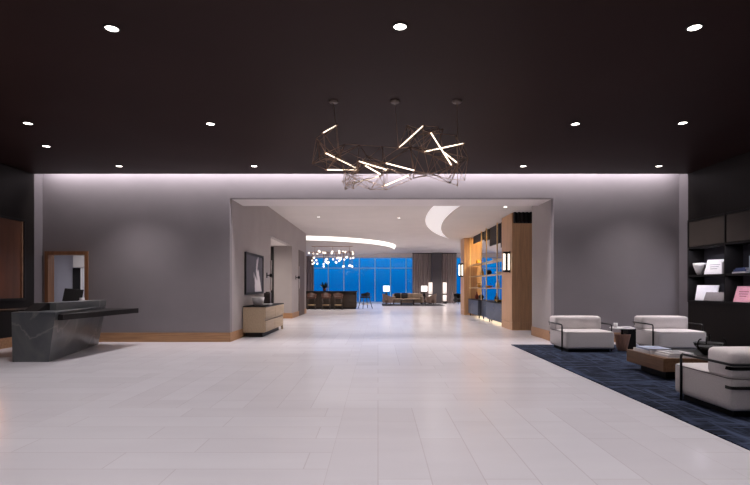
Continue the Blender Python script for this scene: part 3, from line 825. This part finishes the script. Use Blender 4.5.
# ------------------------------------------------------------------ display shelving between the oak pillars
t = thing('display_shelving', 'tall brass post display shelving between the two oak pillars', 'shelves', (4.5, 18.0, 0))
for d in (0.25, 1.2, 3.1, 4.15, 6.8):
    obj('post', tube(NB(), [(0.03, d, 0.83), (0.03, d, HD)], 0.025, 8), 'brass', t)
SH = (1.36, 1.9, 2.45)
for z in SH:
    obj('shelf_board', box(NB(), (0.0, 0.15, z - 0.015), (0.48, 7.0, z + 0.015), 0.002), 'brass', t)
for d0, d1, zb in ((0.35, 1.1, 2.9), (1.3, 3.0, 3.1), (3.2, 4.0, 3.4), (4.3, 6.6, 3.5)):
    obj('valance_panel', box(NB(), (0.14, d0, zb), (0.2, d1, HD - 0.005)), 'black', t)
cabs = [((18.2, 20.64), 0.0, 'slate blue low cabinet nearest the near oak pillar'), ((20.68, 22.5), 0.14, 'slate blue low cabinet set back in the middle under the brass posts'), ((22.54, 24.95), 0.0, 'slate blue low cabinet nearest the far oak pillar')]
for (d0, d1), xo, lb in cabs:
    t = thing('low_cabinet', lb, 'cabinet', (4.46 + xo, d0, 0), 0, 'low cabinets under the display shelving')
    obj('carcass', box(NB(), (0.02, 0, 0.12), (0.52, d1 - d0, 0.80), 0.004), 'navy_cabinet', t)
    n_ = 2
    for k in range(n_):
        w = (d1 - d0) / n_
        dd = obj('door', box(NB(), (0, k * w + 0.01, 0.13), (0.02, (k + 1) * w - 0.01, 0.79), 0.003), 'navy_cabinet', t)
        obj('knob', lathe(NB(), [(0, -0.012), (0.012, 0), (0, 0.012)], 8, (-0.01, k * w + 0.08, 0.6)), 'brass', dd)
    for yy in (0.1, d1 - d0 - 0.14):
        for xx in (0.06, 0.44): obj('leg', box(NB(), (xx, yy, 0), (xx + 0.04, yy + 0.04, 0.12)), 'black_metal', t)
    obj('cabinet_top', box(NB(), (-0.005, 0, 0.80), (0.52, d1 - d0, 0.825), 0.003), 'black', t)
profs = {
 'bottle_vase': [(0, 0), (0.07, 0), (0.09, 0.06), (0.085, 0.16), (0.03, 0.24), (0.025, 0.33), (0.035, 0.34), (0.02, 0.34), (0.02, 0.24), (0, 0.2)],
 'round_vase': [(0, 0), (0.05, 0), (0.12, 0.07), (0.13, 0.13), (0.09, 0.2), (0.06, 0.22), (0.05, 0.22), (0.08, 0.19), (0, 0.1)],
 'shallow_bowl': [(0, 0), (0.06, 0), (0.15, 0.05), (0.19, 0.09), (0.18, 0.09), (0.14, 0.055), (0, 0.02)]}
items = [('round_vase', 18.75, 0.827, 'red', 'oxblood round vase on the cabinet nearest the near oak pillar'),
 ('shallow_bowl', 19.7, 0.827, 'amber', 'amber shallow bowl on the cabinet nearest the near oak pillar'),
 ('bottle_vase', 20.2, 0.827, 'black', 'black bottle vase on the nearest low cabinet beside a brass post'),
 ('bottle_vase', 24.2, 0.827, 'red', 'oxblood bottle vase on the farthest low cabinet'),
 ('round_vase', 23.2, 0.827, 'black', 'black round vase on the farthest low cabinet'),
 ('shallow_bowl', 21.6, 1.376, 'amber', 'amber shallow bowl in the middle of the lowest brass shelf'),
 ('bottle_vase', 20.0, 1.376, 'white', 'white bottle vase on the lowest brass shelf'),
 ('round_vase', 23.6, 1.376, 'amber', 'amber round vase at the far end of the lowest brass shelf'),
 ('round_vase', 18.8, 1.376, 'black', 'black round vase at the near end of the lowest brass shelf'),
 ('bottle_vase', 23.0, 1.916, 'amber', 'amber bottle vase on the second brass shelf'),
 ('shallow_bowl', 19.7, 1.916, 'white', 'white shallow bowl on the second brass shelf'),
 ('round_vase', 21.6, 1.916, 'black', 'black round vase in the middle of the second brass shelf'),
 ('shallow_bowl', 20.2, 2.466, 'white', 'white shallow bowl on the highest brass shelf'),
 ('round_vase', 23.8, 2.466, 'amber', 'amber round vase at the far end of the highest brass shelf')]
for nm, d, z, m, lb in items:
    tag(obj(nm, lathe(NB(), profs[nm], 20), m, None, (4.74, d, z + 0.001)), lb, 'bowl' if 'bowl' in nm else 'vase', 'ornaments on the display shelving')

# ------------------------------------------------------------------ bar, stools, pendant
t = thing('bar_counter', 'long dark bar counter in front of the blue windows', 'bar', (-6.6, 31.8, 0))
obj('front_panel', box(NB(), (0, 0, 0.1), (5.24, 0.7, 1.07), 0.004), 'bar_front', t)
obj('counter_top', box(NB(), (-0.05, -0.12, 1.07), (5.3, 0.8, 1.13), 0.006), 'black', t)
obj('kick_plate', box(NB(), (0.05, 0.06, 0), (5.2, 0.64, 0.1)), 'black', t)
def bar_stool(label, loc, rz, splay=0.0, m='leather'):
    t = thing('bar_stool', label, 'stool', loc, rz, 'stools at the bar')
    obj('seat', cushion(NB(), (-0.25, -0.24, 0.68), (0.25, 0.24, 0.78), 5, 10, 0.01), m, t)
    b = NB(); rows_ = []
    for k in range(13):
        a = PI * (-0.08 + 1.16 * k / 12)
        rows_.append([(0.29 * math.cos(a), -0.02 + -0.27 * math.sin(a), 0.80), (0.31 * math.cos(a), -0.02 - 0.30 * math.sin(a), 1.06 - 0.1 * abs(math.cos(a)))])
    vv = [[b.verts.new(p) for p in r] for r in rows_]
    for a, c in zip(vv, vv[1:]):
        f = b.faces.new((a[0], c[0], c[1], a[1])); f.smooth = True
    bmesh.ops.solidify(b, geom=b.faces[:], thickness=0.035)
    obj('backrest', b, m, t)
    for sx_ in (-1, 1):
        for sy_ in (-1, 1):
            obj('leg', tube(NB(), [(sx_ * 0.2, sy_ * 0.19, 0.70), (sx_ * (0.24 + splay), sy_ * (0.23 + splay), 0)], [0.026, 0.02], 8), 'dark_wood', t)
    b = NB(); q = 0.225 + splay * 0.6
    tube(b, [(-q, -q, 0.28), (q, -q, 0.28), (q, q, 0.28), (-q, q, 0.28)], 0.012, 6, closed=True)
    obj('footrest', b, 'brass', t)
    return t
bs = bar_stool('brown leather bar stool at the bar, closest to the hall wall', (-4.1, 31.2, 0), 0)
dup(bs, (-3.2, 31.2, 0), 0, 'brown leather bar stool at the bar, middle of the three')
dup(bs, (-2.45, 31.2, 0), 0, 'brown leather bar stool at the bar, nearest its open end')
bar_stool('dark stool with splayed legs standing free past the bar end', (-0.82, 32.6, 0), 0.5, 0.1, 'dark_fabric')
# plant on the bar
t = thing('bar_plant', 'dark leafy plant in a red pot on the bar counter', 'plant', (-3.4, 32.15, 1.131))
obj('pot', lathe(NB(), [(0, 0), (0.09, 0), (0.13, 0.16), (0.12, 0.16), (0, 0.14)], 18), 'red', t)
b = NB()
for k in range(46):
    a = random.uniform(0, 2 * PI); e = random.uniform(0.1, 1.4); L2 = random.uniform(0.3, 0.55)
    p = Vector((0, 0, 0.14)); q = p + Vector((math.cos(a) * math.cos(e), math.sin(a) * math.cos(e), math.sin(e))) * L2
    s_ = Vector((-math.sin(a), math.cos(a), 0)) * 0.06; md = p.lerp(q, 0.6)
    b.faces.new([b.verts.new(v_) for v_ in (p, md + s_, q, md - s_)])
obj('foliage', b, 'leaf', t)
# cluster pendant over the bar
t = thing('cluster_pendant', 'branching bronze pendant with clusters of small glowing globes over the bar', 'pendant light', (-2.9, 32.0, 3.97))
for x in (-1.1, 0, 1.1):
    obj('stem', tube(NB(), [(x, 0, 0), (x, 0, -0.38)], 0.014, 6), 'bronze', t)
obj('ceiling_canopy', box(NB(), (-1.3, -0.08, -0.03), (1.3, 0.08, 0.0), 0.004), 'bronze', t)
obj('spine', tube(NB(), [(-1.45, 0, -0.38), (1.45, 0, -0.38)], 0.02, 6), 'bronze', t)
gl = NB(); ball(gl, (0, 0, 0), 0.058, 10)
g0 = obj('glass_globe', gl, 'globe', t); first = True
for k in range(56):
    cx = random.choice((-1.15, -0.4, 0.25, 1.0)) + random.gauss(0, 0.19) if k < 40 else random.uniform(-1.4, 1.4)
    z = random.uniform(-1.3, -0.68) if k < 36 else random.uniform(-0.5, -0.32)
    p = Vector((max(-1.45, min(1.42, cx)), random.uniform(-0.45, 0.45), z))
    if first: g = g0; first = False
    else:
        g = g0.copy(); COL.objects.link(g); g.parent = t
    g.location = p
    obj('branch', tube(NB(), [(p.x * 0.9, 0, -0.38), (p.x, p.y * 0.8, -0.3 - random.uniform(0, .16)), p], [0.016, 0.016, 0.006], 5), 'bronze', t)

# ------------------------------------------------------------------ far lounge
tag(obj('lounge_rug', box(NB(), (0.3, 36.6, 0.001), (4.9, 40.7, 0.015)), 'dark_fabric'), 'thin dark rug under the far seating group', 'rug')
t = thing('sofa', 'long beige sofa in front of the blue windows and drapes', 'sofa', (2.35, 40.2, 0.015))
obj('base', box(NB(), (-1.2, -0.45, 0.1), (1.2, 0.45, 0.3), 0.02), 'beige', t)
for k in range(3): obj('seat_cushion', cushion(NB(), (-1.0 + k * 0.667, -0.46, 0.29), (-1.0 + (k + 1) * 0.667 - 0.01, 0.25, 0.45), 5, 8, 0.01), 'beige', t)
for k in range(3): obj('back_cushion', cushion(NB(), (-1.0 + k * 0.667, 0.12, 0.42), (-1.0 + (k + 1) * 0.667 - 0.01, 0.36, 0.86), 5, 8, 0.01), 'beige', t)
obj('backrest', box(NB(), (-1.2, 0.33, 0.28), (1.2, 0.47, 0.8), 0.03, 3), 'beige', t)
for s_ in (-1, 1): obj('arm', cushion(NB(), (s_ * 1.1 - 0.12, -0.46, 0.1), (s_ * 1.1 + 0.12, 0.46, 0.62), 5, 8), 'beige', t)
for sx_ in (-1, 1):
    for sy_ in (-1, 1): obj('leg', box(NB(), (sx_ * 1.1 - 0.03, sy_ * 0.38 - 0.03, 0), (sx_ * 1.1 + 0.03, sy_ * 0.38 + 0.03, 0.11)), 'dark_wood', t)
G = 'throw cushions on the far sofa'
def pillow(label, loc, rz, m):
    o = obj('throw_cushion', cushion(NB(), (-0.24, -0.08, 0), (0.24, 0.08, 0.42), 3, 8, 0.02), m, None, loc, (-0.2, 0, rz)); tag(o, label, 'cushion', G)
pillow('black throw cushion at the arm end of the far sofa', (1.55, 39.97, 0.476), 0.25, 'black')
pillow('black throw cushion beside the middle of the far sofa', (2.1, 39.97, 0.476), -0.1, 'dark_fabric')
def armchair(label, loc, rz, m):
    t = thing('curved_armchair', label, 'armchair', loc, rz, 'curved armchairs in the far lounge')
    obj('seat', cushion(NB(), (-0.38, -0.42, 0.2), (0.38, 0.36, 0.45), 5, 10, 0.015), m, t)
    b = NB(); vv = []
    for k in range(17):
        a = PI * (-0.15 + 1.3 * k / 16); h = 0.62 + 0.24 * max(0, math.sin(a))
        vv.append([b.verts.new((0.42 * math.cos(a), -0.02 + 0.42 * math.sin(a), 0.16)), b.verts.new((0.47 * math.cos(a), -0.02 + 0.48 * math.sin(a), h))])
    for a, c in zip(vv, vv[1:]):
        f = b.faces.new((a[0], c[0], c[1], a[1])); f.smooth = True
    bmesh.ops.solidify(b, geom=b.faces[:], thickness=0.07)
    obj('backrest', b, m, t)
    for sx_ in (-1, 1):
        for sy_ in (-1, 1): obj('leg', tube(NB(), [(sx_ * 0.28, sy_ * 0.28, 0.22), (sx_ * 0.34, sy_ * 0.34, 0)], [0.022, 0.014], 8), 'dark_wood', t)
    return t
brown = mat('brown_armchair_fabric', (112, 92, 82), 0.85, var=0.12, scale=20); M['brown'] = brown
armchair('brown curved armchair on the bar side of the far coffee table', (0.78, 38.2, 0.022), PI / 2 + 0.4, 'brown')
armchair('brown curved armchair on the drape side of the far coffee table', (3.98, 38.2, 0.022), -PI / 2 - 0.4, 'brown')
armchair('dark armchair half hidden behind the far oak pillar', (6.5, 40.2, 0), 0.4, 'dark_fabric')
t = thing('dark_coffee_table', 'low dark coffee table before the far beige sofa', 'table', (2.22, 38.5, 0.015))
obj('table_top', box(NB(), (-0.55, -0.4, 0.32), (0.55, 0.4, 0.37), 0.01), 'dark_wood', t)
for sx_ in (-1, 1): obj('side_panel', box(NB(), (sx_ * 0.48 - 0.04, -0.36, 0), (sx_ * 0.48 + 0.04, 0.36, 0.32)), 'dark_wood', t)
obj('lower_shelf', box(NB(), (-0.44, -0.34, 0.1), (0.44, 0.34, 0.14)), 'dark_wood', t)
def table_lamp(label, tl, x, y):
    t = thing('end_table', tl, 'table', (x, y, 0), 0, 'end tables in the far lounge')
    obj('table_top', lathe(NB(), [(0, 0.6), (0.27, 0.6), (0.27, 0.63), (0, 0.63)], 24), 'dark_wood', t)
    obj('pedestal', lathe(NB(), [(0, 0), (0.2, 0), (0.2, 0.02), (0.04, 0.04), (0.04, 0.6), (0, 0.6)], 18), 'black_metal', t)
    t = thing('table_lamp', label, 'lamp', (x, y, 0.631), 0, 'table lamps in the far lounge')
    obj('base', lathe(NB(), [(0, 0), (0.09, 0), (0.1, 0.02), (0.1, 0.22), (0.04, 0.3), (0.015, 0.32), (0.015, 0.42), (0, 0.42)], 18), 'black', t)
    obj('lamp_shade', lathe(NB(), [(0.25, 0.38), (0.25, 0.83), (0.24, 0.83), (0.24, 0.38)], 24), 'shade', t)
    return t
table_lamp('table lamp with white drum shade on the bar side of the sofa', 'round end table under the lamp on the bar side', 0.68, 41.0)
table_lamp('table lamp with white drum shade beside the drapes', 'round end table under the lamp beside the drapes', 3.75, 41.0)
def lantern(label, x, y):
    t = thing('floor_lantern', label, 'floor lamp', (x, y, 0), 0, 'floor lanterns before the drapes')
    obj('base', lathe(NB(), [(0, 0), (0.17, 0), (0.17, 0.2), (0, 0.2)], 20), 'dark_fabric', t)
    obj('lower_shade', lathe(NB(), [(0, 0.2), (0.15, 0.2), (0.15, 0.72), (0, 0.72)], 20), 'lantern', t)
    obj('middle_band', lathe(NB(), [(0, 0.72), (0.17, 0.72), (0.17, 0.82), (0, 0.82)], 20), 'black_metal', t)
    obj('upper_shade', lathe(NB(), [(0, 0.82), (0.16, 0.82), (0.16, 1.75), (0, 1.75)], 20), 'lantern', t)
    obj('cap', lathe(NB(), [(0, 1.75), (0.165, 1.75), (0.165, 1.78), (0, 1.78)], 20), 'black_metal', t)
lantern('tall glowing floor lantern on the sofa side of the dark pillar', 4.34, 41.8)
lantern('tall glowing floor lantern on the oak side of the dark pillar', 5.52, 41.8)
def curtain(label, x0, x1, y):
    b = NB(); n = int((x1 - x0) / 0.035); vv = []
    for k in range(n + 1):
        x = x0 + (x1 - x0) * k / n; yy = y + 0.07 * math.sin(k * 1.05) + 0.02 * math.sin(k * 0.37)
        vv.append([b.verts.new((x, yy, 0.02)), b.verts.new((x, yy, HZ - 0.06))])
    for a, c in zip(vv, vv[1:]):
        f = b.faces.new((a[0], c[0], c[1], a[1])); f.smooth = True
    t = thing('window_drape', label, 'curtain', (0, 0, 0), 0, 'floor length drapes at the far windows')
    obj('fabric', b, 'curtain', t)
    obj('track', box(NB(), (x0, y - 0.05, HZ - 0.06), (x1, y + 0.05, HZ - 0.002)), 'black', t)
curtain('grey brown drape on the sofa side of the dark pillar', 2.9, 4.5, 42.7)
curtain('grey brown drape on the oak side of the dark pillar', 5.36, 6.66, 42.7)
curtain('dark drape at the bar end of the far windows', -6.9, -5.42, 42.7)

# ------------------------------------------------------------------ light
w = bpy.data.worlds.new('dusk'); S.world = w; w.use_nodes = True
nt = w.node_tree; bg = nt.nodes['Background']
tc = nt.nodes.new('ShaderNodeTexCoord'); sp = nt.nodes.new('ShaderNodeSeparateXYZ'); rp = nt.nodes.new('ShaderNodeValToRGB')
nt.links.new(tc.outputs['Generated'], sp.inputs[0]); nt.links.new(sp.outputs['Z'], rp.inputs[0])
e = rp.color_ramp.elements
e[0].position = 0.0; e[0].color = lin((0, 102, 184)) + (1,)
e[1].position = 0.06; e[1].color = lin((0, 130, 214)) + (1,)
nt.links.new(rp.outputs[0], bg.inputs['Color']); bg.inputs['Strength'].default_value = 1.0
# lobby downlights: a regular grid, with the ones behind the viewer too
WARM = (255, 247, 250)
for x in (-6.08, -2.92, 0.27, 3.44, 6.6):
    for y in (-0.9, 2.3, 5.54, 8.8, 11.85):
        p = 285
        lamp('lobby_spot', 'SPOT', (x, y, HC - 0.03), p, WARM, spot_size=math.radians(105), spot_blend=1.0, shadow_soft_size=0.09)
# cove wash along the back wall
lamp('cove_light', 'AREA', ((XL + XR) / 2, 12.86, 4.6), 250, (255, 247, 252), (math.radians(22), 0, 0), shape='RECTANGLE', size=16.2, size_y=0.2)
# added spots with no fittings, to brighten the hall and lounge
for x in (-1.6, 2.0):
    for y in (16.5, 20.5, 24.5):
        lamp('hall_fill_spot', 'SPOT', (x, y, HD - 0.03 if x > 1.8 else HZ - 0.03), 420, (255, 246, 244), spot_size=math.radians(130), spot_blend=1.0, shadow_soft_size=0.12)
for x in (-3.5, 1.0, 5.5, 9.5):
    for y in (30.0, 35.0, 39.5):
        lamp('lounge_fill_spot', 'SPOT', (x, y, 3.82), 430, (255, 243, 240), spot_size=math.radians(135), spot_blend=1.0, shadow_soft_size=0.12)
lamp('corridor_fill', 'AREA', (-5.5, 20.3, 3.0), 95, (255, 244, 236), shape='RECTANGLE', size=1.5, size_y=1.5)  # unseen lamp added to brighten the corridor wall and ceiling
lamp('office_fill', 'AREA', (-8.4, 14.4, 2.7), 26, (250, 248, 255), shape='RECTANGLE', size=1.2, size_y=1.2)  # unseen lamp with no fitting, placed to brighten the office
lamp('display_light', 'AREA', (5.0, 22.5, 3.8), 60, (255, 206, 130), shape='RECTANGLE', size=0.5, size_y=6.0)
lamp('pillar_fill_spot', 'SPOT', (5.15, 22.0, 3.4), 300, (255, 226, 172), (math.radians(62), 0, 0), spot_size=math.radians(70), spot_blend=1.0, shadow_soft_size=0.08)  # added spot, no fitting, brightens the far oak pillar's front
lamp('under_cabinet_light', 'AREA', (4.8, 21.5, 0.115), 14, (255, 226, 180), shape='RECTANGLE', size=0.3, size_y=6.0)
lamp('panel_glow_fill', 'POINT', (XL + 0.3, 11.2, 1.6), 3, (255, 170, 110), shadow_soft_size=0.05)  # added lamp without a fitting, for the orange glow on the panel
for d in (12.0, 10.6, 9.3):
    for z in (RZ0 + 0.60, RZ0 + 1.30):
        lamp('niche_light', 'AREA', (XR + 0.06, d, z), 5, (244, 240, 255), (0, math.radians(20), 0), shape='RECTANGLE', size=0.03, size_y=1.0)
